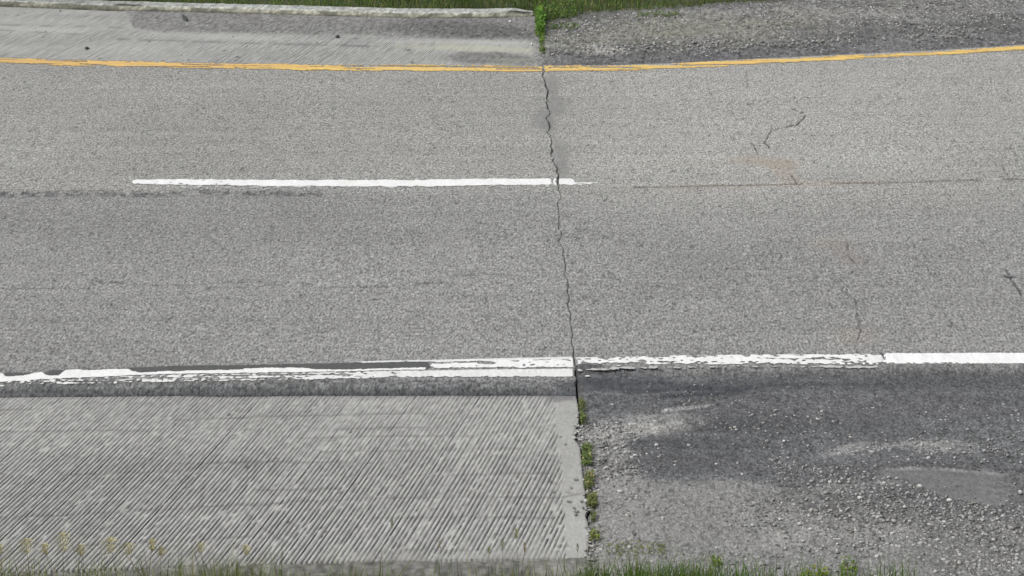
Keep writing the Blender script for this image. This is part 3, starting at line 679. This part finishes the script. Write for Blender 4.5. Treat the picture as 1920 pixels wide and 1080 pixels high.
# ------------------------------------------------------------------ stones
rng = np.random.default_rng(7)
t_ = (1 + 5 ** .5) / 2
ICO = np.array([(-1,t_,0),(1,t_,0),(-1,-t_,0),(1,-t_,0),(0,-1,t_),(0,1,t_),(0,-1,-t_),(0,1,-t_),(t_,0,-1),(t_,0,1),(-t_,0,-1),(-t_,0,1)]); ICO /= np.linalg.norm(ICO[0])
ICF = np.array([(0,11,5),(0,5,1),(0,1,7),(0,7,10),(0,10,11),(1,5,9),(5,11,4),(11,10,2),(10,7,6),(7,1,8),(3,9,4),(3,4,2),(3,2,6),(3,6,8),(3,8,9),(4,9,5),(2,4,11),(6,2,10),(8,6,7),(9,8,1)])
def stones(name, x, y, z, r, col, **k):
    n = len(x)
    P = ICO[None] * (1 + rng.uniform(-.40, .30, (n, 12, 1)))
    P = P * rng.uniform(.65, 1.25, (n, 1, 3)) * np.array([1, 1, .72])
    a = rng.uniform(0, 6.28, n); c, s = np.cos(a)[:, None], np.sin(a)[:, None]
    X = P[..., 0] * c - P[..., 1] * s; Y = P[..., 0] * s + P[..., 1] * c
    V = np.stack([X, Y, P[..., 2]], -1) * r[:, None, None] + np.stack([x, y, z + r * .3], -1)[:, None]
    Fc = (ICF[None] + (np.arange(n) * 12)[:, None, None]).reshape(-1, 3)
    C = np.repeat(col, 12, 0)
    return link(name, mesh(name, V.reshape(-1, 3), Fc, C), M_STONE, **k)
def scatter(n, U, V, dens, zf, rmin, rmax, p=3., tone=(.16, .42)):
    u = rng.uniform(*U, n); v = rng.uniform(*V, n); k = rng.uniform(0, 1, n) < dens(u, v); u, v = u[k], v[k]
    x, y = at(u, v); m = len(x)
    r = rmin + (rmax - rmin) * rng.power(1, m) ** p
    g = rng.uniform(tone[0], tone[1], m); col = g[:, None] * (1 + rng.uniform(-.03, .03, (m, 3))); col[:, 2] *= .97
    return x, y, (zf(x, y) if callable(zf) else np.full(m, zf)), r, col
def dn(u, v):
    x, y = at(u, v); wz = (fbm(x * 2.2, y * 2.2, 203, 4) - .5); cl = fbm(x * 3, y * 4, 501, 3)
    d = .09 + .18 * sm(.45, .7, cl)
    d = d + .8 * ell(u, v, 1700, 925, 210, 34, 12, .5, .4, 40) + .55 * ell(u, v, 1560, 975, 180, 40, 6, .6, .4, 40) + .5 * ell(u, v, 1820, 1010, 170, 60, 0, .6, .4, 40)
    d = d + .22 * sm(900, 960, v) * sm(1430, 1600, u - (v - 1000) * 1.5) + .6 * (1 - sm(0, 60, u - np.interp(v, [760, 800, 900, 1000], [1105, 1165, 1170, 1160]))) * sm(750, 800, v)
    d = d + .35 * ell(u, v, 1800, 830, 160, 30, 0, .6) + .3 * ell(u, v, 1590, 835, 60, 12, 0, .6)
    pm = (v > np.interp(u, [1640, 1760, 1920], [872, 871, 880])) & (v < np.interp(u, [1640,1700,1735,1780,1840,1890,1920], [885,892,908,923,936,938,928])) & (u > 1640)
    d = np.where(pm, .03, d) * (v > 688) * sm(690, 730, v + 20 * sm(1400, 1500, u))
    return d * np.where(u < 1098 + (v < 740) * 12, 0, 1)
a = [scatter(17000, (1096, 2060), (690, 1079), dn, -.022, .003, .0075, 2.2, (.08, .37)), scatter(7500, (1096, 2060), (740, 1079), lambda u, v: dn(u, v) * .6, -.022, .006, .0115, 2.6, (.12, .42)),
     scatter(420, (1096, 2060), (800, 1070), lambda u, v: dn(u, v), -.02, .009, .0145, 1.5, (.18, .44))]
stones('gravel', *[np.concatenate([q[i] for q in a]) for i in range(5)], kind='stuff', label='loose pale gravel strewn over the near asphalt shoulder', cat='gravel')
def df(u, v):
    x, y = at(u, v); top = np.interp(u, [1000, 1100, 1250, 1350, 1500, 1920], [52, 30, 22, 12, 2, -30])
    dd = np.interp(u, [1030,1273,1447,1623,1747,1913], [130,124.5,115,107,101.5,90]) - v
    return (v > top) * (dd > 8) * (.10 + .6 * sm(.42, .65, fbm(x * 2.5, y * 4, 503, 3)) * sm(14, 34, dd) + .3 * sm(40, 60, dd) * sm(1050, 1150, u))
b = [scatter(15000, (1030, 2000), (-25, 125), df, .004, .006, .017, 2.0, (.12, .42))]
stones('gravel', *b[0], kind='stuff', label='grey gravel covering the far shoulder below the grass', cat='gravel')
def dd2(u, v):
    up = np.interp(u, [200,237,250,300,480,700,850,1012], [10,26,50,58,62,66,71,74]); kf = np.interp(u, [0,200,400,633,773,993], [12,20,25,31,35,33])
    return (v > kf) * ((v < up) * (u > 240) * .30 + .02) + .3 * ell(u, v, 925, 108, 85, 10, 2, .3)
c_ = [scatter(5000, (0, 1010), (12, 118), dd2, -.008, .004, .011, 2.4, (.12, .50))]
stones('gravel', *c_[0], kind='stuff', label='grit and small pebbles washed against the far kerb', cat='gravel')
def dj(u, v): return np.interp(v, [780, 796, 815, 830, 1000], [.1, 1, 1, .2, .3]) * (np.abs(u - np.interp(v, [735,796,815,830,1040], [1090,1086,1084,1097,1112])) < 9)
dj_ = [scatter(700, (1070, 1125), (735, 1035), dj, -.026, .006, .013, 1.5, (.25, .42)),
       scatter(1400, (1060, 1400), (1034, 1078), lambda u, v: .5 * (1 - sm(1200, 1400, u)) + .1, -.045, .004, .012, 1.8, (.14, .36)),
       scatter(1200, (0, 1100), (1048, 1078), lambda u, v: .35, -.045, .003, .009, 1.8, (.12, .30))]
stones('gravel', *[np.concatenate([q[i] for q in dj_]) for i in range(5)], kind='stuff', label='stone crumbs along the open joint and the slab foot', cat='gravel')

# stones that can be picked out one by one
def one_stone(u, v, wpx, tone, label, flat=.7, z=-.02, name='stone', cat='stone', tint=(1, 1, .97), el=1.0, rot=0.):
    x, y = at(u, v); r = wpx / F * (y * CT + CAMH * ST) / 2
    import bmesh
    bm = bmesh.new(); bmesh.ops.create_icosphere(bm, subdivisions=2, radius=1)
    for q in bm.verts:
        d = np.array(q.co); k = 1 + .22 * (vn(np.array([d[0] * 1.6 + u]), np.array([d[1] * 1.6 + d[2] * 1.3 + v]), 9)[0] - .5) * 2
        q.co = (d[0] * k * r, d[1] * k * r * el, max(d[2], -.55) * k * r * flat)
    me = bpy.data.meshes.new(name); bm.to_mesh(me); bm.free()
    n = len(me.vertices); a = me.color_attributes.new('tone', 'FLOAT_COLOR', 'POINT')
    c4 = np.ones((n, 4), np.float32); c4[:, :3] = tone * np.array(tint) * (1 + .15 * (rng.uniform(0, 1, (n, 1)) - .5)); a.data.foreach_set('color', c4.ravel())
    o = link(name, me, M_STONE, label=label, cat=cat); o.location = (x, y, z + r * flat * .45); o.rotation_euler[2] = rot
    return o
SL = [(1231,830,9,.50,'pale oblong pebble alone on the dark asphalt shoulder, upper right of the green weeds',.7,.7),
      (1470,822,6,.52,'small white pebble on plain dark asphalt left of the pale chipped patch',.8,.9),
      (1343,865,6,.44,'light pebble on the faint dark line across the near shoulder',.7,.9),
      (1149,754,5,.5,'tiny white pebble on dark asphalt just right of the joint weeds',.8,.9),
      (1213,846,5,.5,'white pebble just below and left of the pale oblong pebble',.8,1),
      (1378,796,6,.46,'light pebble on the dark shoulder under the thin pale scrape',.7,1),
      (1265,867,5,.42,'small light pebble at the left end of the faint dark line',.7,1),
      (1613,929,10,.50,'pale angular stone in the dark gravel below the pale fan of grit',.7,.8),
      (1780,933,11,.50,'large pale stone at the lower rim of the smooth asphalt patch',.6,.7),
      (1696,945,8,.48,'white stone in the gravel heap left of the smooth patch',.8,.9),
      (1463,968,8,.46,'white stone on the light gravel left of the dark gravel band',.7,.9),
      (1499,977,9,.44,'stone at the left tip of the dark gravel band',.7,.9),
      (1520,987,8,.48,'light stone below the left tip of the dark gravel band',.8,.8),
      (1411,979,6,.50,'small white stone on the light gravel, leftmost by itself',.8,1),
      (1580,1049,6,.52,'small white stone above the yellow green weed tuft at the bottom',.8,1),
      (1914,918,9,.46,'pale stone beside the smooth patch at the right picture edge',.8,1),
      (1101,704,10,.60,'white lump of paint crumb beside the joint, under the white line',.35,.6)]
for (u, v, wp, tn, lb, fl, el) in SL: one_stone(u, v, wp, tn, lb, fl, -.016 if v > 710 else -.006, el=el)
one_stone(347, 34, 9, .06, 'long dark flake lying on the grit near the far kerb', .5, -.006, name='debris_flake', cat='debris', tint=(.8, 1, .9), el=7.5, rot=.27)
one_stone(633, 68, 8, .05, 'dark clod on the far concrete shoulder, right of the long flake', .8, -.01, name='clod', cat='clod', el=1.5)
one_stone(163, 89, 8, .05, 'dark clod at left on the far concrete shoulder', .6, -.01, name='clod', cat='clod', el=1.4)
one_stone(956, 40, 6, .6, 'white pebble on the dark grit near the kerb end', .9, -.01, el=1.4)
one_stone(997, 82, 6, .55, 'white pebble between the far weeds and the concrete', .9, -.01, el=1.3)

# ------------------------------------------------------------------ grass and weeds
def blades(x, y, z, h, wd, lean, az, col, tipcol=None, seg=3):
    n = len(x); t = np.linspace(0, 1, seg + 1)
    ca, sa = np.cos(az)[:, None], np.sin(az)[:, None]
    bend = lean[:, None] * h[:, None] * t[None] ** 1.8
    zz = z[:, None] + h[:, None] * t[None] * np.sqrt(np.clip(1 - (lean[:, None] * t[None] * .7) ** 2, .15, 1))
    cx = x[:, None] + bend * ca; cy = y[:, None] + bend * sa
    wa = rng.uniform(-.9, .9, n)[:, None]; px, py = np.cos(wa), np.sin(wa)
    ww = wd[:, None] * (1 - t[None] ** 1.6) * .5 + .0002
    L = np.stack([cx - px * ww, cy - py * ww, zz], -1); R = np.stack([cx + px * ww, cy + py * ww, zz], -1)
    V = np.stack([L, R], 2).reshape(n, -1, 3); k = V.shape[1]
    f = np.array([[2 * i, 2 * i + 1, 2 * i + 3, 2 * i + 2] for i in range(seg)])
    Fc = (f[None] + (np.arange(n) * k)[:, None, None]).reshape(-1, 4)
    tc_ = col if tipcol is None else tipcol
    C = col[:, None] * (1 - t[None, :, None]) + tc_[:, None] * t[None, :, None]
    C = np.repeat(C[:, :, None], 2, 2).reshape(-1, 3)
    return V.reshape(-1, 3), Fc, C
def greens(n, kind=0):
    base = np.array([[.09, .165, .025], [.12, .20, .035], [.06, .115, .03], [.20, .21, .06], [.27, .25, .11]])
    i = rng.choice(5, n, p=[[.3, .25, .25, .14, .06], [.1, .2, .1, .3, .3], [.30, .45, .15, .1, 0]][kind])
    return base[i] * rng.uniform(.7, 1.3, (n, 1))
def far_grass():
    n = 42000; x = rng.uniform(-6.3, 6.5, n); lim = np.where(x < at(1003, 28)[0], y_kerbfoot(x) + .25, y_fsr_top(x) + .16 + .15 * (fbm(x * 3, x * 0, 601, 3) - .5) * 2)
    y = lim + rng.uniform(0, 1, n) ** 1.4 * 4.2
    h = (.05 + .16 * rng.uniform(0, 1, n)) * (.55 + .6 * sm(0, .6, y - lim)) * (.6 + .8 * fbm(x * 1.2, y, 602, 3)); h = np.where(x > .3, h * .75, h)
    col = greens(n); col *= (.55 + .9 * fbm(x * 1.5, y * 1.5, 603, 3))[:, None]
    V, Fc, C = blades(x, y, np.full(n, .0), h, rng.uniform(.004, .009, n), rng.uniform(0, .7, n), rng.uniform(0, 6.28, n), col * .7, col * 1.25)
    link('grass', mesh('grass', V, Fc, C), M_LEAF, kind='stuff', label='green roadside grass behind the kerb and the far shoulder', cat='grass')
far_grass()
def near_grass():
    parts = []
    def add(n, u0, u1, y0, y1, h0, h1, kind, dens=None, w=(.002, .005)):
        yy = rng.uniform(y0, y1, n); uu = rng.uniform(u0, u1, n); x = (uu - 960) / F * (yy * CT + CAMH * ST)
        if dens is not None: k = rng.uniform(0, 1, n) < dens(uu, yy); x, yy, uu = x[k], yy[k], uu[k]
        m = len(x); col = greens(m, kind)
        h = rng.uniform(h0, h1, m)
        parts.append(blades(x, yy, np.full(m, -.045), h, rng.uniform(*w, m), rng.uniform(0, .55, m), rng.uniform(0, 6.28, m), col * .7, col * 1.2, 4))
    cl = lambda uu, yy: sm(.38, .62, fbm(uu / 60, yy * 3, 611, 3))
    add(6500, -150, 560, 7.3, 8.10, .08, .30, 1, lambda u, y: .25 + .75 * cl(u, y))
    add(5000, 560, 1150, 7.3, 8.15, .06, .26, 1, lambda u, y: .1 + .6 * cl(u, y))
    add(20000, 1090, 1720, 7.2, 8.25, .06, .19, 2, lambda u, y: (cl(u, y) * .8 + .35) * (1 - .75 * sm(1400, 1600, u)))
    add(9000, 1090, 2100, 7.0, 8.0, .03, .16, 2, lambda u, y: .2 + .8 * cl(u, y))
    add(160, 1080, 1420, 8.22, 8.75, .01, .05, 1, cl, (.002, .004))
    add(700, 1120, 1260, 8.42, 8.72, .01, .035, 1, cl, (.002, .004))
    off = 0; Vs, Fs, Cs = [], [], []
    for V, Fc, C in parts: Vs.append(V); Fs.append(Fc + off); Cs.append(C); off += len(V)
    link('grass', mesh('grass', np.concatenate(Vs), np.concatenate(Fs), np.concatenate(Cs)), M_LEAF, kind='stuff', label='thin green and straw grass along the bottom of the picture', cat='grass')
near_grass()

def weed(u, v, wu, hv, n, label, tint=(1, 1, 1), leaf=.010, up=.035, z=-.02, name='weed', kind=2):
    """low leafy tuft: leaves spread over an oval on the ground"""
    cx, cy = at(u, v); x0, y0 = at(u + rng.uniform(-1, 1, n) * wu, v + rng.uniform(-1, 1, n) * hv)
    keep = ((x0 - cx) / (wu / F * 12)) ** 2 < 99
    n = len(x0); zz = z + rng.uniform(0, 1, n) ** 1.5 * up
    col = greens(n, kind) * np.array(tint)
    a = rng.uniform(0, 6.28, n); tl = rng.uniform(-.9, .9, n); L = leaf * rng.uniform(.5, 1.3, n); W_ = L * rng.uniform(.25, .5, n)
    d = np.stack([np.cos(a) * np.cos(tl), np.sin(a) * np.cos(tl), np.abs(np.sin(tl))], -1); s = np.stack([-np.sin(a), np.cos(a), 0 * a], -1)
    P = np.stack([x0 - cx, y0 - cy, zz], -1)
    V = np.stack([P, P + d * L[:, None] * .5 + s * W_[:, None], P + d * L[:, None] , P + d * L[:, None] * .5 - s * W_[:, None]], 1).reshape(-1, 3)
    Fc = np.arange(n * 4).reshape(-1, 4)
    C = np.repeat(col, 4, 0)
    # stems down to the soil
    k = min(n, 40); sV, sF, sC = blades(x0[:k] - cx, y0[:k] - cy, np.full(k, z), zz[:k] - z + .004, np.full(k, .002), np.zeros(k), np.zeros(k), col[:k] * .6, None, 2)
    o = empty(name, (cx, cy, 0), label=label, cat='weed', group='weeds rooted in the joints')
    link('leaves', mesh('leaves', V, Fc, C), M_LEAF, o, kind='stuff'); link('stems', mesh('stems', sV, sF, sC), M_LEAF, o, kind='stuff')
    return o
weed(1091, 756, 5, 10, 90, 'sparse brownish weed at the top of the near joint, under the asphalt lip', (1.3, 1.0, 1.2), .012)
weed(1093, 782, 5, 8, 110, 'small weed beside the notch in the slab edge', (1.2, 1.0, 1.1), .012)
weed(1100, 848, 8, 19, 520, 'longest bright green weed in the near joint, right of the slab edge', (1.3, 1.1, 1.7), .013, .03)
weed(1104, 897, 8, 14, 380, 'green weed in the near joint between two others, middle of the row', (1.5, 1.1, 1.8), .013, .03)
weed(1110, 934, 8, 12, 340, 'squat green weed, lower end of the dense row in the near joint', (1.6, 1.1, 1.9), .013, .03)
weed(1113, 965, 5, 8, 50, 'thin few leaved weed below the dense row', (1.3, 1.1, 1.1), .010)
weed(1115, 1000, 9, 9, 130, 'yellowish weed near the bottom corner of the slab', (1.5, 1.15, 1.1), .012, .03)
weed(1190, 1024, 60, 12, 420, 'spread of yellowish sprouts on the gravel right of the slab corner', (1.3, 1.0, 1.1), .009, .02)
weed(1013, 52, 7, 17, 900, 'tall bright green weed clump at the kerb end', (1.1, 1.35, .9), .028, .13, 0.)
weed(1016, 76, 5, 8, 160, 'green weed just below the tall clump at the kerb end', (1.1, 1.2, .9), .02, .05, 0.)
weed(1017, 96, 5, 5, 90, 'small weed nearest the yellow line in the far joint', (1.1, 1.0, .9), .02, .04, 0.)
weed(1055, 51, 30, 5, 420, 'olive moss like weed patch on gravel right of the tall clump', (.9, 1.0, 1.0), .018, .02, 0., kind=0)
weed(1040, 28, 40, 9, 700, 'dense green weed patch behind the tall clump', (.9, 1.0, .9), .025, .09, 0.)
weed(1235, 30, 40, 4, 420, 'low olive weed strip on gravel below the grass', (1.0, 1.0, 1.0), .02, .03, 0., kind=0)
weed(1345, 1046, 10, 8, 110, 'tiny green weed at the bottom in the light gravel', (1.2, 1.1, 1), .012, .03, -.03)
weed(1528, 1074, 26, 9, 300, 'yellow green weed tuft at the bottom edge of the picture', (1.7, 1.35, 1), .013, .04, -.03)
weed(1592, 1066, 14, 16, 220, 'upright green weed right of the yellow green tuft', (1.2, 1.1, 1), .013, .06, -.03)

# grass stalks with seed heads, each rooted below the frame
def stalk(u, v, dist, headlen, headw, label, tone=(.50, .46, .25), lean=0., dense=90, group='seed heads rising over the slab'):
    """seed head whose middle stands on the camera ray through its image pixel, rooted 'dist' metres out"""
    gx, gy = at(u, v); k = dist / gy; x, y = gx * k, dist; H = CAMH * (1 - k) + .045
    o = empty('grass_stalk', (x - lean * H, y, -.045), label=label, cat='grass stalk', group=group)
    t = np.linspace(0, 1, 9); cx = lean * H * t ** 1.5
    V = []; Fc = []
    for i, tt in enumerate(t):
        r = .0014 * (1 - .6 * tt)
        for a in (0, 2.09, 4.19): V.append((cx[i] + r * math.cos(a), r * math.sin(a), H * tt))
    for i in range(8):
        for j in range(3): Fc.append((3 * i + j, 3 * i + (j + 1) % 3, 3 * i + 3 + (j + 1) % 3, 3 * i + 3 + j))
    link('stem', mesh('stem', np.array(V), np.array(Fc), np.tile([.08, .10, .03], (len(V), 1))), M_LEAF, o)
    n = dense * 2; tt = rng.uniform(-.5, .5, n); rr = headw * (1 - (2 * tt) ** 2 * .7) * rng.uniform(.1, 1, n); a = rng.uniform(0, 6.28, n)
    P = np.stack([cx[-1] + rr * np.cos(a), rr * np.sin(a), H + tt * headlen], -1); L = rng.uniform(.003, .0075, n)[:, None]
    d = np.stack([np.cos(a) * .5, np.sin(a) * .5, np.full(n, .8)], -1); s = np.stack([-np.sin(a), np.cos(a), 0 * a], -1)
    HV = np.stack([P, P + d * L * .5 + s * L * .3, P + d * L, P + d * L * .5 - s * L * .3], 1).reshape(-1, 3)
    C = np.repeat(np.array(tone) * rng.uniform(.6, 1.4, (n, 1)), 4, 0)
    link('seed_head', mesh('seed_head', HV, np.arange(n * 4).reshape(-1, 4), C), M_DRY, o)
    # one or two leaves on the stem
    for q in range(2):
        lv = blades(np.zeros(1), np.zeros(1), np.array([.1 + .15 * q]) * H, np.array([.5 - .05 * q]) * H, np.full(1, .004), np.array([.45 + .15 * q]), rng.uniform(0, 6.28, 1), greens(1, 2), None, 4)
        link('leaf', mesh('leaf', *lv), M_LEAF, o)
heads = [(0,1030,.035,.012,'seed head cut by the left picture edge'),(49,1025,.060,.022,'second fluffy seed head from the left edge'),(84,1030,.04,.014,'small low seed head between two fluffy ones at left'),
    (118,1018,.075,.024,'tallest fluffy straw seed head at lower left'),(151,1032,.045,.014,'low seed head just right of the tallest at lower left'),(207,1024,.060,.026,'broad leaning straw seed head at lower left'),
    (241,1030,.045,.020,'straw seed head next to the broad leaning one'),(285,1022,.050,.010,'slim greenish seed head over the grooved slab'),(302,1034,.035,.014,'low seed head beside the slim greenish one'),
    (376,1028,.035,.014,'lone small seed head, right of the left cluster'),(461,1032,.035,.016,'lone low seed head at the foot of the slab')]
for (u, v, hl, hw, lb) in heads: stalk(u, v, 7.75, hl, hw * 1.9, lb, lean=rng.uniform(-.15, .15), dense=int(hl * 3600))
heads2 = [(735,982,.035,.007,'tall thin green seed spike rising over the middle of the slab',(.22, .24, .12),50),(968,1002,.040,.016,'pale green seed head near the slab corner',(.30, .32, .14),80),
    (942,1022,.03,.010,'small green spike left of the pale green seed head',(.24, .27, .12),40),(984,1028,.045,.006,'slim tan spike right of the pale green seed head',(.36, .28, .12),50),
    (917,1034,.03,.008,'low green spike at the slab foot',(.20, .24, .08),40),(1083,1028,.03,.005,'short forked blade at the slab corner',(.18, .20, .07),30),(825,1022,.03,.008,'bent tan blade tip over the slab',(.36, .27, .12),30)]
for (u, v, hl, hw, lb, tn, dn_) in heads2: stalk(u, v, 7.8, hl, hw, lb, tn, rng.uniform(-.12, .12), dn_, 'thin spikes at the slab foot')

S.render.engine = 'CYCLES'
